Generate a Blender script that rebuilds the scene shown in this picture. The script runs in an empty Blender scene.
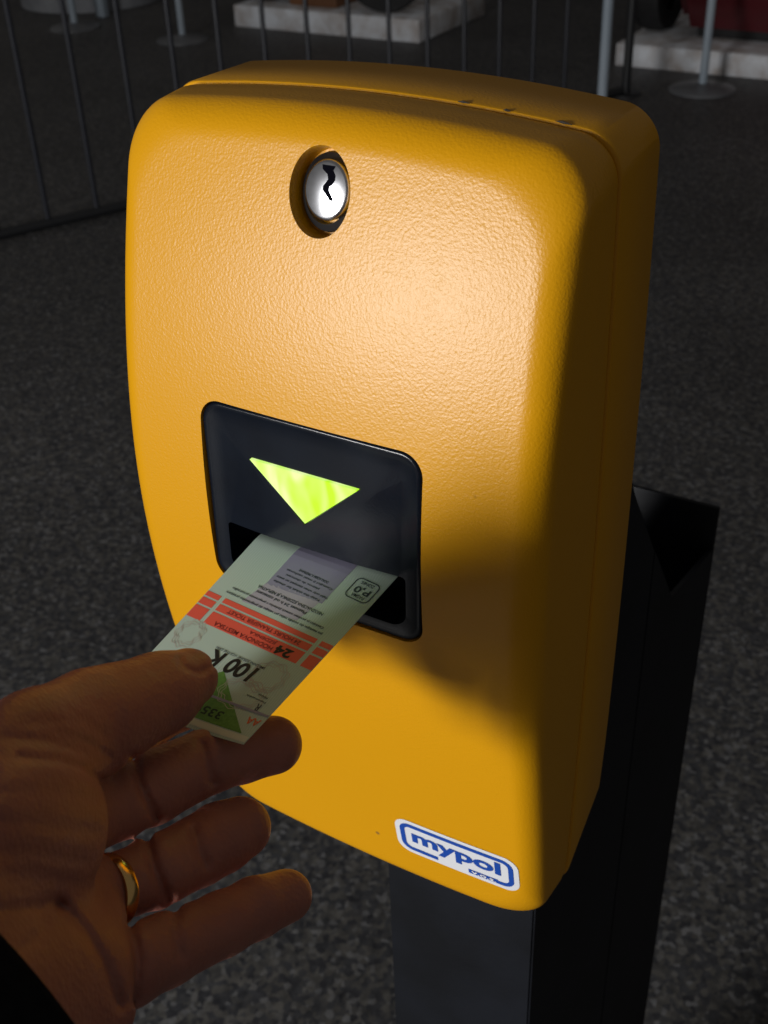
import bpy, bmesh, math, random
import numpy as np
from mathutils import Vector, Matrix
from mathutils.bvhtree import BVHTree
random.seed(7); np.random.seed(7)
C = bpy.context.scene.collection
ZB = 1.15                      # height of the middle of the validator above the floor

# ------------------------------------------------------------------ camera
F = 1180.0
RT = Vector((0.86139756, 0.50681073, -0.03372128))      # camera right
DN = Vector((0.25619381, -0.49084473, -0.83272815))     # camera down
FW = Vector((-0.43858748, 0.70867082, -0.55265423))     # camera forward
CAM = Vector((0.20311525, -0.33200272, 0.26895352 + ZB))
cd = bpy.data.cameras.new('camera')
cam = bpy.data.objects.new('camera', cd); C.objects.link(cam)
cam.matrix_world = Matrix(((RT.x, -DN.x, -FW.x, CAM.x), (RT.y, -DN.y, -FW.y, CAM.y), (RT.z, -DN.z, -FW.z, CAM.z), (0, 0, 0, 1)))
cd.sensor_fit = 'VERTICAL'; cd.sensor_height = 36.0; cd.lens = F/1024*36
cd.clip_start = 0.01
cd.dof.use_dof = True; cd.dof.focus_distance = 0.40; cd.dof.aperture_fstop = 26
bpy.context.scene.camera = cam

# ------------------------------------------------------------------ helpers
def tag(o, label=None, cat=None, group=None, kind=None):
    if label: o['label'] = label
    if cat: o['category'] = cat
    if group: o['group'] = group
    if kind: o['kind'] = kind
    return o
def empty(name, loc=(0, 0, 0)):
    o = bpy.data.objects.new(name, None); o.empty_display_size = .05
    C.objects.link(o); o.location = loc
    return o
def finish(bm, name, mat, parent=None, smooth=True, angle=35):
    me = bpy.data.meshes.new(name)
    bmesh.ops.recalc_face_normals(bm, faces=bm.faces)
    bm.to_mesh(me); bm.free()
    if smooth:
        me.shade_smooth()
        me.set_sharp_from_angle(angle=math.radians(angle))
    if mat: me.materials.append(mat)
    o = bpy.data.objects.new(name, me); C.objects.link(o)
    if parent is not None:
        o.parent = parent
        o.matrix_parent_inverse = Matrix.Translation(-Vector(parent.location)) if parent.type == 'EMPTY' else Matrix()
    return o
def add_box(bm, x0, x1, y0, y1, z0, z1, bev=0, seg=2):
    b = bmesh.new()
    vs = [b.verts.new(p) for p in ((x0,y0,z0),(x1,y0,z0),(x1,y1,z0),(x0,y1,z0),(x0,y0,z1),(x1,y0,z1),(x1,y1,z1),(x0,y1,z1))]
    for f in ((3,2,1,0),(4,5,6,7),(0,1,5,4),(1,2,6,5),(2,3,7,6),(3,0,4,7)): b.faces.new([vs[i] for i in f])
    if bev: bmesh.ops.bevel(b, geom=b.edges[:], offset=bev, segments=seg, affect='EDGES', profile=.5)
    m = bpy.data.meshes.new('tmp'); b.to_mesh(m); b.free(); bm.from_mesh(m); bpy.data.meshes.remove(m)
def add_tube(bm, pts, r, n=14, cap=True):
    pts = [Vector(p) for p in pts]
    rs = r if isinstance(r, (list, tuple)) else [r]*len(pts)
    rings = []
    up = Vector((0, 0, 1))
    for i, p in enumerate(pts):
        t = (pts[min(i+1, len(pts)-1)] - pts[max(i-1, 0)]).normalized()
        if abs(t.dot(up)) > .95: up = Vector((1, 0, 0))
        a = t.cross(up).normalized(); b = t.cross(a).normalized(); up = a.cross(t).normalized()
        rings.append([bm.verts.new(p + (a*math.cos(2*math.pi*k/n) + b*math.sin(2*math.pi*k/n))*rs[i]) for k in range(n)])
    for A, B in zip(rings[:-1], rings[1:]):
        for k in range(n): bm.faces.new((A[k], A[(k+1) % n], B[(k+1) % n], B[k]))
    if cap: bm.faces.new(rings[0]); bm.faces.new(rings[-1])
def add_lathe(bm, prof, M=None, n=48, closed=False):
    M = M or Matrix()
    rings = [[bm.verts.new(M @ Vector((r*math.cos(2*math.pi*k/n), r*math.sin(2*math.pi*k/n), z))) for k in range(n)] for r, z in prof]
    prs = list(zip(rings[:-1], rings[1:]))
    if closed: prs.append((rings[-1], rings[0]))
    for A, B in prs:
        for k in range(n): bm.faces.new((A[k], A[(k+1) % n], B[(k+1) % n], B[k]))
    if not closed:
        bm.faces.new(rings[0]); bm.faces.new(rings[-1])
def add_prism(bm, poly, axis, a, b):
    # poly in the two other axes, extruded along axis 0/1/2 from a to b
    def P(q, t):
        l = list(q); l.insert(axis, t); return l
    A = [bm.verts.new(P(q, a)) for q in poly]; B = [bm.verts.new(P(q, b)) for q in poly]
    n = len(poly)
    bm.faces.new(A); bm.faces.new(B)
    for k in range(n): bm.faces.new((A[k], A[(k+1) % n], B[(k+1) % n], B[k]))
def apply_mods(o):
    dg = bpy.context.evaluated_depsgraph_get(); dg.update()
    me = bpy.data.meshes.new_from_object(o.evaluated_get(dg))
    old = o.data; o.modifiers.clear(); o.data = me; bpy.data.meshes.remove(old)
def boolean(o, cutters, angle=30):
    for c in cutters:
        m = o.modifiers.new('b', 'BOOLEAN'); m.operation = 'DIFFERENCE'; m.object = c; m.solver = 'EXACT'
    apply_mods(o)
    o.data.shade_smooth(); o.data.set_sharp_from_angle(angle=math.radians(angle))
    for c in cutters: bpy.data.objects.remove(c, do_unlink=True)

# ------------------------------------------------------------------ materials
def nt(name):
    m = bpy.data.materials.new(name); m.use_nodes = True
    t = m.node_tree; b = t.nodes['Principled BSDF']
    return m, t, b
def N(t, kind, **kw):
    n = t.nodes.new(kind)
    for k, v in kw.items():
        if k in n.inputs.keys(): n.inputs[k].default_value = v
        else: setattr(n, k, v)
    return n
def simple(name, col, rough=.5, metal=0, spec=.5, **kw):
    m, t, b = nt(name)
    b.inputs['Base Color'].default_value = (*col, 1); b.inputs['Roughness'].default_value = rough
    b.inputs['Metallic'].default_value = metal; b.inputs['Specular IOR Level'].default_value = spec
    for k, v in kw.items(): b.inputs[k.replace('_', ' ')].default_value = v
    return m
def noisy(name, c1, c2, scale, rough=.5, bump=0, bscale=None, metal=0, spec=.5, detail=4):
    m, t, b = nt(name)
    tc = N(t, 'ShaderNodeTexCoord'); n1 = N(t, 'ShaderNodeTexNoise', Scale=scale, Detail=detail)
    t.links.new(tc.outputs['Object'], n1.inputs['Vector'])
    r = N(t, 'ShaderNodeValToRGB'); r.color_ramp.elements[0].position = .35; r.color_ramp.elements[1].position = .65
    r.color_ramp.elements[0].color = (*c1, 1); r.color_ramp.elements[1].color = (*c2, 1)
    t.links.new(n1.outputs['Fac'], r.inputs['Fac']); t.links.new(r.outputs['Color'], b.inputs['Base Color'])
    b.inputs['Roughness'].default_value = rough; b.inputs['Metallic'].default_value = metal
    b.inputs['Specular IOR Level'].default_value = spec
    if bump:
        n2 = N(t, 'ShaderNodeTexNoise', Scale=bscale or scale, Detail=3.0)
        bp = N(t, 'ShaderNodeBump', Strength=1.0, Distance=bump)
        t.links.new(tc.outputs['Object'], n2.inputs['Vector']); t.links.new(n2.outputs['Fac'], bp.inputs['Height'])
        t.links.new(bp.outputs['Normal'], b.inputs['Normal'])
    return m

def yellow_plastic():
    m, t, b = nt('yellow_plastic')
    tc = N(t, 'ShaderNodeTexCoord')
    n1 = N(t, 'ShaderNodeTexNoise', Scale=9.0, Detail=3.0); t.links.new(tc.outputs['Object'], n1.inputs['Vector'])
    mx = N(t, 'ShaderNodeMix', data_type='RGBA'); t.links.new(n1.outputs['Fac'], mx.inputs[0])
    mx.inputs[6].default_value = (.78, .365, .0006, 1); mx.inputs[7].default_value = (.72, .333, .0006, 1)
    # tiny dirt specks and nicks
    n3 = N(t, 'ShaderNodeTexVoronoi', Scale=30.0); t.links.new(tc.outputs['Object'], n3.inputs['Vector'])
    r3 = N(t, 'ShaderNodeValToRGB'); r3.color_ramp.elements[0].position = .02; r3.color_ramp.elements[1].position = .04
    r3.color_ramp.elements[0].color = (1, 1, 1, 1); r3.color_ramp.elements[1].color = (0, 0, 0, 1)
    t.links.new(n3.outputs['Distance'], r3.inputs['Fac'])
    mx2 = N(t, 'ShaderNodeMix', data_type='RGBA'); t.links.new(r3.outputs['Color'], mx2.inputs[0])
    t.links.new(mx.outputs[2], mx2.inputs[6]); mx2.inputs[7].default_value = (.30, .15, .03, 1)
    t.links.new(mx2.outputs[2], b.inputs['Base Color'])
    b.inputs['Roughness'].default_value = .355; b.inputs['Specular IOR Level'].default_value = .46
    n2 = N(t, 'ShaderNodeTexNoise', Scale=950.0, Detail=2.5, Roughness=.55); t.links.new(tc.outputs['Object'], n2.inputs['Vector'])
    n4 = N(t, 'ShaderNodeTexVoronoi', Scale=1000.0); t.links.new(tc.outputs['Object'], n4.inputs['Vector'])
    ad = N(t, 'ShaderNodeMath', operation='ADD'); t.links.new(n2.outputs['Fac'], ad.inputs[0])
    ml = N(t, 'ShaderNodeMath', operation='MULTIPLY'); ml.inputs[1].default_value = .35
    t.links.new(n4.outputs['Distance'], ml.inputs[0]); t.links.new(ml.outputs[0], ad.inputs[1])
    bp = N(t, 'ShaderNodeBump', Strength=1.0, Distance=.00011); t.links.new(ad.outputs[0], bp.inputs['Height'])
    t.links.new(bp.outputs['Normal'], b.inputs['Normal'])
    return m
M = {}
M['yellow'] = yellow_plastic()
M['black_gloss'] = noisy('black_gloss_plastic', (.003, .005, .010), (.0045, .0075, .014), 60, rough=.20, bump=.00003, bscale=900, spec=.32)
M['black_inner'] = simple('black_inner_plastic', (.006, .006, .007), .5)
M['steel'] = noisy('lock_steel', (.62, .63, .66), (.72, .73, .77), 400, rough=.22, metal=1.0)
M['keyhole'] = simple('keyhole_black', (.003, .003, .006), .9, 0, .05)
M['white'] = simple('sticker_white', (.82, .84, .88), .35)
M['blue'] = simple('sticker_blue', (.012, .075, .42), .4)
M['post'] = noisy('black_painted_steel', (.003, .0038, .006), (.006, .0075, .012), 18, rough=.5, bump=.00012, bscale=160, spec=.3)
M['bar'] = simple('painted_bar', (.022, .024, .032), .38)
M['rail'] = simple('dark_rail', (.012, .013, .015), .5)
M['pole'] = noisy('grey_pole', (.30, .36, .42), (.36, .42, .48), 6, rough=.35)
M['disc'] = noisy('grey_base', (.10, .105, .115), (.14, .145, .155), 12, rough=.4)
M['plinth'] = noisy('flaking_white_paint', (.48, .44, .42), (.82, .86, .92), 9, rough=.6, bump=.003, bscale=20)
M['red'] = noisy('dark_red_paint', (.075, .009, .012), (.11, .013, .018), 5, rough=.35)
M['brown'] = noisy('brown_wood', (.16, .07, .03), (.22, .10, .045), 9, rough=.5)
M['rubber'] = noisy('black_rubber', (.008, .008, .009), (.014, .014, .015), 20, rough=.7)
M['gold'] = simple('gold', (.90, .58, .22), .2, 1.0)
M['cloth'] = noisy('black_cloth', (.004, .004, .005), (.008, .008, .009), 200, rough=.95, bump=.0008, bscale=500, spec=.15)

def led():
    m, t, b = nt('green_lamp_lens')
    tc = N(t, 'ShaderNodeTexCoord'); mp = N(t, 'ShaderNodeMapping')
    mp.inputs['Scale'].default_value = (60, 60, 28); t.links.new(tc.outputs['Object'], mp.inputs['Vector'])
    n = N(t, 'ShaderNodeTexNoise', Scale=1.6, Detail=1.0, Distortion=.8); t.links.new(mp.outputs[0], n.inputs['Vector'])
    r = N(t, 'ShaderNodeValToRGB'); e = r.color_ramp.elements
    e[0].position = .40; e[0].color = (.50, .98, .006, 1); e[1].position = .62; e[1].color = (.85, 1.0, .45, 1)
    t.links.new(n.outputs['Fac'], r.inputs['Fac'])
    t.links.new(r.outputs['Color'], b.inputs['Emission Color']); b.inputs['Emission Strength'].default_value = 0.92
    b.inputs['Base Color'].default_value = (.2, .35, .02, 1); b.inputs['Roughness'].default_value = .25
    return m
M['led'] = led()

def granite():
    m, t, b = nt('granite_floor')
    tc = N(t, 'ShaderNodeTexCoord')
    v = N(t, 'ShaderNodeTexVoronoi', Scale=125.0); t.links.new(tc.outputs['Object'], v.inputs['Vector'])
    sp = N(t, 'ShaderNodeSeparateColor'); t.links.new(v.outputs['Color'], sp.inputs[0])
    r = N(t, 'ShaderNodeValToRGB'); e = r.color_ramp.elements; r.color_ramp.interpolation = 'LINEAR'
    e[0].position = 0; e[0].color = (.040, .040, .045, 1)
    e[1].position = 1; e[1].color = (.17, .17, .175, 1)
    for p, c in ((.35, (.062, .063, .068)), (.62, (.088, .084, .078)), (.82, (.125, .118, .108))):
        x = e.new(p); x.color = (*c, 1)
    t.links.new(sp.outputs[0], r.inputs['Fac'])
    n = N(t, 'ShaderNodeTexNoise', Scale=55.0, Detail=5.0, Roughness=.7); t.links.new(tc.outputs['Object'], n.inputs['Vector'])
    r2 = N(t, 'ShaderNodeValToRGB'); r2.color_ramp.elements[0].position = .32; r2.color_ramp.elements[1].position = .68
    r2.color_ramp.elements[0].color = (.52, .53, .56, 1); r2.color_ramp.elements[1].color = (1.34, 1.35, 1.35, 1)
    t.links.new(n.outputs['Fac'], r2.inputs['Fac'])
    mx = N(t, 'ShaderNodeMix', data_type='RGBA', blend_type='MULTIPLY'); mx.inputs[0].default_value = 1
    t.links.new(r.outputs['Color'], mx.inputs[6]); t.links.new(r2.outputs['Color'], mx.inputs[7])
    # worn, dirtier patches
    n4 = N(t, 'ShaderNodeTexNoise', Scale=1.3, Detail=4.0); t.links.new(tc.outputs['Object'], n4.inputs['Vector'])
    r4 = N(t, 'ShaderNodeValToRGB'); r4.color_ramp.elements[0].position = .3; r4.color_ramp.elements[1].position = .7
    r4.color_ramp.elements[0].color = (.72, .72, .72, 1); r4.color_ramp.elements[1].color = (1.1, 1.1, 1.1, 1)
    t.links.new(n4.outputs['Fac'], r4.inputs['Fac'])
    mx2 = N(t, 'ShaderNodeMix', data_type='RGBA', blend_type='MULTIPLY'); mx2.inputs[0].default_value = 1
    t.links.new(mx.outputs[2], mx2.inputs[6]); t.links.new(r4.outputs['Color'], mx2.inputs[7])
    t.links.new(mx2.outputs[2], b.inputs['Base Color'])
    b.inputs['Roughness'].default_value = .55; b.inputs['Specular IOR Level'].default_value = .3
    return m
M['granite'] = granite()

def skin():
    m, t, b = nt('skin')
    tc = N(t, 'ShaderNodeTexCoord')
    n1 = N(t, 'ShaderNodeTexNoise', Scale=38.0, Detail=4.0); t.links.new(tc.outputs['Object'], n1.inputs['Vector'])
    r = N(t, 'ShaderNodeValToRGB'); r.color_ramp.elements[0].position = .3; r.color_ramp.elements[1].position = .7
    r.color_ramp.elements[0].color = (.36, .14, .105, 1); r.color_ramp.elements[1].color = (.44, .185, .135, 1)
    t.links.new(n1.outputs['Fac'], r.inputs['Fac']); t.links.new(r.outputs['Color'], b.inputs['Base Color'])
    b.inputs['Roughness'].default_value = .5; b.inputs['Specular IOR Level'].default_value = .35
    b.inputs['Subsurface Weight'].default_value = .25; b.inputs['Subsurface Radius'].default_value = (1, .3, .15)
    b.inputs['Subsurface Scale'].default_value = .004
    n2 = N(t, 'ShaderNodeTexNoise', Scale=300.0, Detail=4.0); t.links.new(tc.outputs['Object'], n2.inputs['Vector'])
    v2 = N(t, 'ShaderNodeTexVoronoi', Scale=650.0); t.links.new(tc.outputs['Object'], v2.inputs['Vector'])
    ad = N(t, 'ShaderNodeMath', operation='ADD'); t.links.new(n2.outputs['Fac'], ad.inputs[0])
    ml = N(t, 'ShaderNodeMath', operation='MULTIPLY'); ml.inputs[1].default_value = .4
    t.links.new(v2.outputs['Distance'], ml.inputs[0]); t.links.new(ml.outputs[0], ad.inputs[1])
    bp = N(t, 'ShaderNodeBump', Strength=1.0, Distance=.00035); t.links.new(ad.outputs[0], bp.inputs['Height'])
    t.links.new(bp.outputs['Normal'], b.inputs['Normal'])
    return m
M['skin'] = skin()
M['nail'] = simple('nail', (.60, .36, .22), .3)

# ticket inks
def paper():
    m, t, b = nt('ticket_paper')
    tc = N(t, 'ShaderNodeTexCoord')
    w = N(t, 'ShaderNodeTexWave', Scale=340.0, Distortion=9.0, Detail=2.0); w.inputs['Detail Scale'].default_value = .35
    t.links.new(tc.outputs['Object'], w.inputs['Vector'])
    mx = N(t, 'ShaderNodeMix', data_type='RGBA'); t.links.new(w.outputs['Fac'], mx.inputs[0])
    mx.inputs[6].default_value = (.50, .66, .54, 1); mx.inputs[7].default_value = (.60, .72, .64, 1)
    t.links.new(mx.outputs[2], b.inputs['Base Color']); b.inputs['Roughness'].default_value = .55
    return m
M['paper'] = paper()
M['ink_purple'] = simple('ink_purple', (.33, .32, .44), .55)
M['ink_lilac'] = simple('ink_lilac', (.50, .47, .55), .55)
M['ink_red'] = simple('ink_red', (.95, .13, .08), .5)
M['ink_pink'] = simple('ink_pink', (.58, .50, .44), .5)
M['ink_green'] = noisy('ink_green', (.12, .30, .05), (.16, .38, .07), 900, rough=.5)
M['ink_dark'] = simple('ink_dark', (.035, .05, .065), .5)
M['ink_black'] = simple('ink_black', (.010, .011, .012), .5)
M['ink_white'] = simple('ink_pale', (.74, .78, .66), .5)

# ------------------------------------------------------------------ validator shell
BX, BZ = .0019, .0056
def outline(W, H, r, cz=0.0, zlow=None):
    a, b = W/2, H/2
    seg = []
    def arc(cx, cy, a0, a1):
        for t in np.linspace(a0, a1, 14): seg.append((cx + r*math.cos(t), cy + r*math.sin(t)))
    def line(p, q, n):
        for i in range(1, n): seg.append((p[0] + (q[0]-p[0])*i/n, p[1] + (q[1]-p[1])*i/n))
    h = math.pi/2
    arc(a-r, b-r, 0, h); line((a-r, b), (-a+r, b), 50)
    arc(-a+r, b-r, h, 2*h); line((-a, b-r), (-a, -b+r), 100)
    arc(-a+r, -b+r, 2*h, 3*h); line((-a+r, -b), (a-r, -b), 50)
    arc(a-r, -b+r, 3*h, 4*h); line((a, -b+r), (a, b-r), 100)
    out = []
    for x, z in seg:
        x2 = x + (1 if x > 0 else -1)*BX*(1-(z/b)**2)*abs(x)/a
        z2 = z*(1 if z > 0 else .980) + (BZ if z > 0 else -.0012)*(1-(x/a)**2)*abs(z)/b
        out.append((x2, z2 + cz))
    return out
PZ = np.array([-.19, -.165, -.12, -.08, -.044, 0, .03, .063, .10, .135, .155, .18])
PD = np.array([.0238, .0268, .0345, .0405, .0458, .0513, .0523, .0497, .0438, .0358, .0303, .0218])
_c = np.polyfit(PZ, PD, 6)
def depth(x, z):
    return float(np.polyval(_c, min(max(z, -.185), .178))) + .0028*(1 - min(1, (x/.085)**2))
W0, H0 = .170, .335
def shell():
    bm = bmesh.new(); rings = []
    R = .0102
    prof = [(.0045, 'g', -.0), (.0045, 'g', -.0009), (.0009, 'g', -.0009)]
    for f in ( .3, .6, .85): prof.append((.0004+.0002*f, 'w', f))
    for a in np.linspace(90, 0, 13):
        a = math.radians(a); prof.append((.0006 + R*(1-math.sin(a)), 'f', R*(1-math.cos(a))))
    base_s = .0006 + R
    for s in np.linspace(base_s, .0845, 56)[1:]: prof.append((s, 'f', 0.0))
    for s, k, h in prof:
        rr = .012 + min(s, .016)*.55 + (.004 if k == 'f' else .004*h)
        rr = min(rr, W0/2 - s - .0001) if k == 'f' else rr
        o = outline(W0-2*s, H0-2*s, max(rr, .0003))
        ring = []
        for x, z in o:
            D = depth(x, z)
            y = h if k == 'g' else (-(D-h) if k == 'f' else min(-.0012, -(D-R)*h))
            ring.append(bm.verts.new((x, y, z + ZB)))
        rings.append(ring)
    n = len(rings[0])
    for A, B in zip(rings[:-1], rings[1:]):
        for i in range(n): bm.faces.new((A[i], A[(i+1) % n], B[(i+1) % n], B[i]))
    # close the narrow last ring
    last = rings[-1]
    tc0 = 14 + 24
    for k in range(n//2):
        q = []
        for i in (tc0-k, tc0+k, tc0+k+1, tc0-k-1):
            v = last[i % n]
            if v not in q: q.append(v)
        if len(q) > 2: bm.faces.new(q)
    # inner back (solid body, closed at the seam)
    bm.faces.new(rings[0][::-1])
    return bm
validator = empty('ticket_validator', (0, .036, ZB))
tag(validator, 'yellow ticket validating machine with black slot panel mounted on the black post', 'ticket validator')
cover = finish(shell(), 'front_cover', M['yellow'], validator, angle=40)
dg = bpy.context.evaluated_depsgraph_get()
bvh0 = BVHTree.FromObject(cover, dg)
def surf(x, z, off=0.0):
    h = bvh0.ray_cast(Vector((x, -.3, z+ZB)), Vector((0, 1, 0)))
    return (h[0].y if h[0] else -.03) - off

def rrect(x0, x1, z0, z1, r, n=10):
    r4 = r if isinstance(r, (list, tuple)) else [r]*4      # tr tl bl br
    P = []
    for (cx, cz, a0, rr) in ((x1-r4[0], z1-r4[0], 0, r4[0]), (x0+r4[1], z1-r4[1], 90, r4[1]), (x0+r4[2], z0+r4[2], 180, r4[2]), (x1-r4[3], z0+r4[3], 270, r4[3])):
        for k in range(n+1):
            a = math.radians(a0 + 90*k/n); P.append((cx+rr*math.cos(a), cz+rr*math.sin(a)))
    return P
# panel opening and key dish, cut out of the cover
PX0, PX1, PZ0, PZ1 = -.0450, .0440, -.0012, .0748
bm = bmesh.new(); add_prism(bm, [(x, z+ZB) for x, z in rrect(PX0-.0006, PX1+.0006, PZ0-.0006, PZ1+.0006, .0085)], 1, -.2, -.022)
cut1 = finish(bm, 'cut', None)
KX, KZ = .0000, .1500
ks = (surf(KX, KZ-.012) - surf(KX, KZ+.012))/.024         # slope of the face there
kn = Vector((0, -1, -ks)).normalized() if False else Vector((0, -1, 0)).lerp(Vector((0, -1, (surf(KX, KZ+.012)-surf(KX, KZ-.012))/.024)), 1).normalized()
KY = surf(KX, KZ)
def keymat(sx=1, sz=1, off=0):
    z = kn; x = Vector((1, 0, 0)); y = z.cross(x).normalized()
    m = Matrix((x, y, z)).transposed().to_4x4()
    m.translation = Vector((KX, KY, KZ+ZB)) + kn*off
    return m @ Matrix.Diagonal((sx, sz, 1, 1))
bm = bmesh.new()
add_lathe(bm, [(.0165, .006), (.0113, .0002), (.0111, -.0006), (.0109, -.0020), (.0108, -.0045), (.0107, -.0064), (.0105, -.0072)], keymat(1.0, 1.26), 64)
cut2 = finish(bm, 'cut2', None)
boolean(cover, [cut1, cut2], 40)

# back shell behind the seam: slightly larger lip, bottom slanting up towards the back
bm = bmesh.new(); rings = []
for s, y, in ((.0012, .0000), (.0003, .0006), (.0, .0014), (.0005, .034), (.0018, .0362), (.006, .0372)):
    o = outline(W0-2*s, H0-2*s, .0122)
    ring = []
    for x, z in o:
        lim = -.1642 + .026*max(0, y)/.036
        if z < -.10:
            k = (z+.10)/(-.1654+.10)
            z = -.10 + k*(lim-.0012+.10)
        ring.append(bm.verts.new((x, y, z+ZB)))
    rings.append(ring)
n = len(rings[0])
for A, B in zip(rings[:-1], rings[1:]):
    for i in range(n): bm.faces.new((A[i], A[(i+1) % n], B[(i+1) % n], B[i]))
bm.faces.new(rings[0][::-1]); bm.faces.new(rings[-1])
bs = finish(bm, 'back_shell', M['yellow'], validator, angle=35)
for v in bs.data.vertices: v.co.y += .0003

# paint chips along the top seam
chipm = simple('chipped_edge', (.05, .04, .03), .7)
def seam_z(x): return H0/2 + BZ*(1-(x/(W0/2))**2)
for (x, w) in ((.0322, .0022), (.047, .0014), (.0655, .0030)):
    bm = bmesh.new()
    add_tube(bm, [(x-w*.8, .0002, seam_z(x-w)+ZB-.0001), (x, .0001, seam_z(x)+ZB+.0001), (x+w, .0003, seam_z(x+w)+ZB-.0001)], [.0001, .00045, .0001], 8)
    finish(bm, 'paint_chip', chipm, validator)

# black slot panel with a mouth in its lower part
bm = bmesh.new()
poly = rrect(PX0, PX1, PZ0, PZ1, .0080, 10)
def grid_panel(bm, poly, yf, yb):
    # rings shrinking inwards: rounded rim, then the flat that follows the cover
    cx, cz = (PX0+PX1)/2, (PZ0+PZ1)/2
    rings = []
    for s, dy in ((0, yb), (0, -.0004), (.0003, -.0009), (.0009, -.0012), (.0022, -.0008), (.0035, -.0004), (.008, 0), (.016, 0), (.024, 0), (.030, 0), (.036, 0)):
        ring = []
        P = rrect(PX0+s, PX1-s, PZ0+s, PZ1-s, max(.008-s*.6, .001), 10)
        for x, z in P:
            y = yb if dy == yb else surf2(x, z) + .0008 + dy*.9 + .0004
            ring.append(bm.verts.new((x, y, z+ZB)))
        rings.append(ring)
    n = len(rings[0])
    for A, B in zip(rings[:-1], rings[1:]):
        for i in range(n): bm.faces.new((A[i], A[(i+1) % n], B[(i+1) % n], B[i]))
    bm.faces.new(rings[0][::-1]); bm.faces.new(rings[-1])
def surf2(x, z): return -depth(x, z)
grid_panel(bm, poly, 0, -.023)
panel = finish(bm, 'slot_panel', M['black_gloss'], validator, angle=50)
bm = bmesh.new()
MX0, MX1, MZ0, MZ1 = -.0400, .0390, .0016, .0262
Q = rrect(MX0, MX1, MZ0, MZ1, [.002, .002, .007, .007], 8)
# mouth cutter: leans so that the floor of the mouth slopes down to the front
A = [bm.verts.new((x*1.0+.000, -.075, z+ZB)) for x, z in Q]
B = [bm.verts.new((x*.93+.0001, -.0345, (z-MZ1)*.80 + MZ1 - .001 + ZB)) for x, z in Q]
bm.faces.new(A); bm.faces.new(B[::-1])
for k in range(len(Q)): bm.faces.new((A[k], A[(k+1) % len(Q)], B[(k+1) % len(Q)], B[k]))
mouth = finish(bm, 'cut3', None)
TX = [(-.0243, .0567), (.0203, .0567), (-.0026, .0362)]
def tri_prism(grow, y0, y1):
    bm = bmesh.new(); cx = sum(p[0] for p in TX)/3; cz = sum(p[1] for p in TX)/3
    add_prism(bm, [(cx+(x-cx)*grow, cz+(z-cz)*grow+ZB) for x, z in TX], 1, y0, y1); return bm
tcut = finish(tri_prism(1.03, -.08, -.050), 'cut4', None)
boolean(panel, [mouth, tcut], 40)
yl = surf2(0, .047) + .0009
bm = tri_prism(1.0, yl+.0002, yl+.004)
finish(bm, 'arrow_lamp', M['led'], validator, smooth=False)
# slit the ticket goes through and feed rollers in the mouth
bm = bmesh.new(); add_box(bm, -.033, .036, -.0372, -.0347, .0185+ZB, .0205+ZB, .0003)
finish(bm, 'slot_lip', M['black_inner'], validator)
# lock cylinder
bm = bmesh.new()
add_lathe(bm, [(.0080, -.0078), (.0080, -.0024), (.0082, -.0022), (.0082, -.0016), (.0078, -.0011), (.0072, -.0008), (.0008, -.00078)], keymat(1, 1.14) @ Matrix.Translation((.0018, .0008, 0)), 64)
lock = finish(bm, 'lock_cylinder', M['steel'], validator, angle=30)
bm = bmesh.new()
add_lathe(bm, [(.0102, -.0070), (.0099, -.0052), (.0081, -.0040), (.0079, -.0070)], keymat(1, 1.22) @ Matrix.Translation((.0003, .0001, 0)), 48, closed=True)
finish(bm, 'recess_shade_ring', M['black_inner'], validator, angle=30)  # black ring added to stand in for shade on the recess floor
# keyhole profile: a wavy slot standing a hair proud of the face of the lock
bm = bmesh.new()
kc = [(-.0004, .0062, .0015), (-.0006, .0048, .0012), (.0008, .0035, .0009), (.0010, .0020, .0008), (.0002, .0008, .0008), (-.0008, -.0002, .0007), (-.0007, -.0014, .0007), (.0004, -.0026, .0006), (.0012, -.0036, .0005), (.0013, -.0044, .0004)]
KM = keymat(1, 1) @ Matrix.Translation((.0026, .0022, -.00076))
L = [bm.verts.new(KM @ Vector((x-w*1.6, y, 0))) for x, y, w in kc]; R_ = [bm.verts.new(KM @ Vector((x+w*1.6, y, 0))) for x, y, w in kc]
L2 = [bm.verts.new(KM @ Vector((x-w*1.6, y, .00006))) for x, y, w in kc]; R2 = [bm.verts.new(KM @ Vector((x+w*1.6, y, .00006))) for x, y, w in kc]
for i in range(len(kc)-1):
    bm.faces.new((L2[i], R2[i], R2[i+1], L2[i+1])); bm.faces.new((L[i], L[i+1], R_[i+1], R_[i]))
    bm.faces.new((L[i], L2[i], L2[i+1], L[i+1])); bm.faces.new((R_[i], R_[i+1], R2[i+1], R2[i]))
bm.faces.new((L[0], R_[0], R2[0], L2[0])); bm.faces.new((L[-1], L2[-1], R2[-1], R_[-1]))
finish(bm, 'keyhole', M['keyhole'], lock, smooth=False)

# mounting plate between box and post
bm = bmesh.new(); add_box(bm, -.040, .040, .0368, .0596, ZB-.12, ZB+.08, .002)
finish(bm, 'mounting_plate', M['post'], validator)

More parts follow.
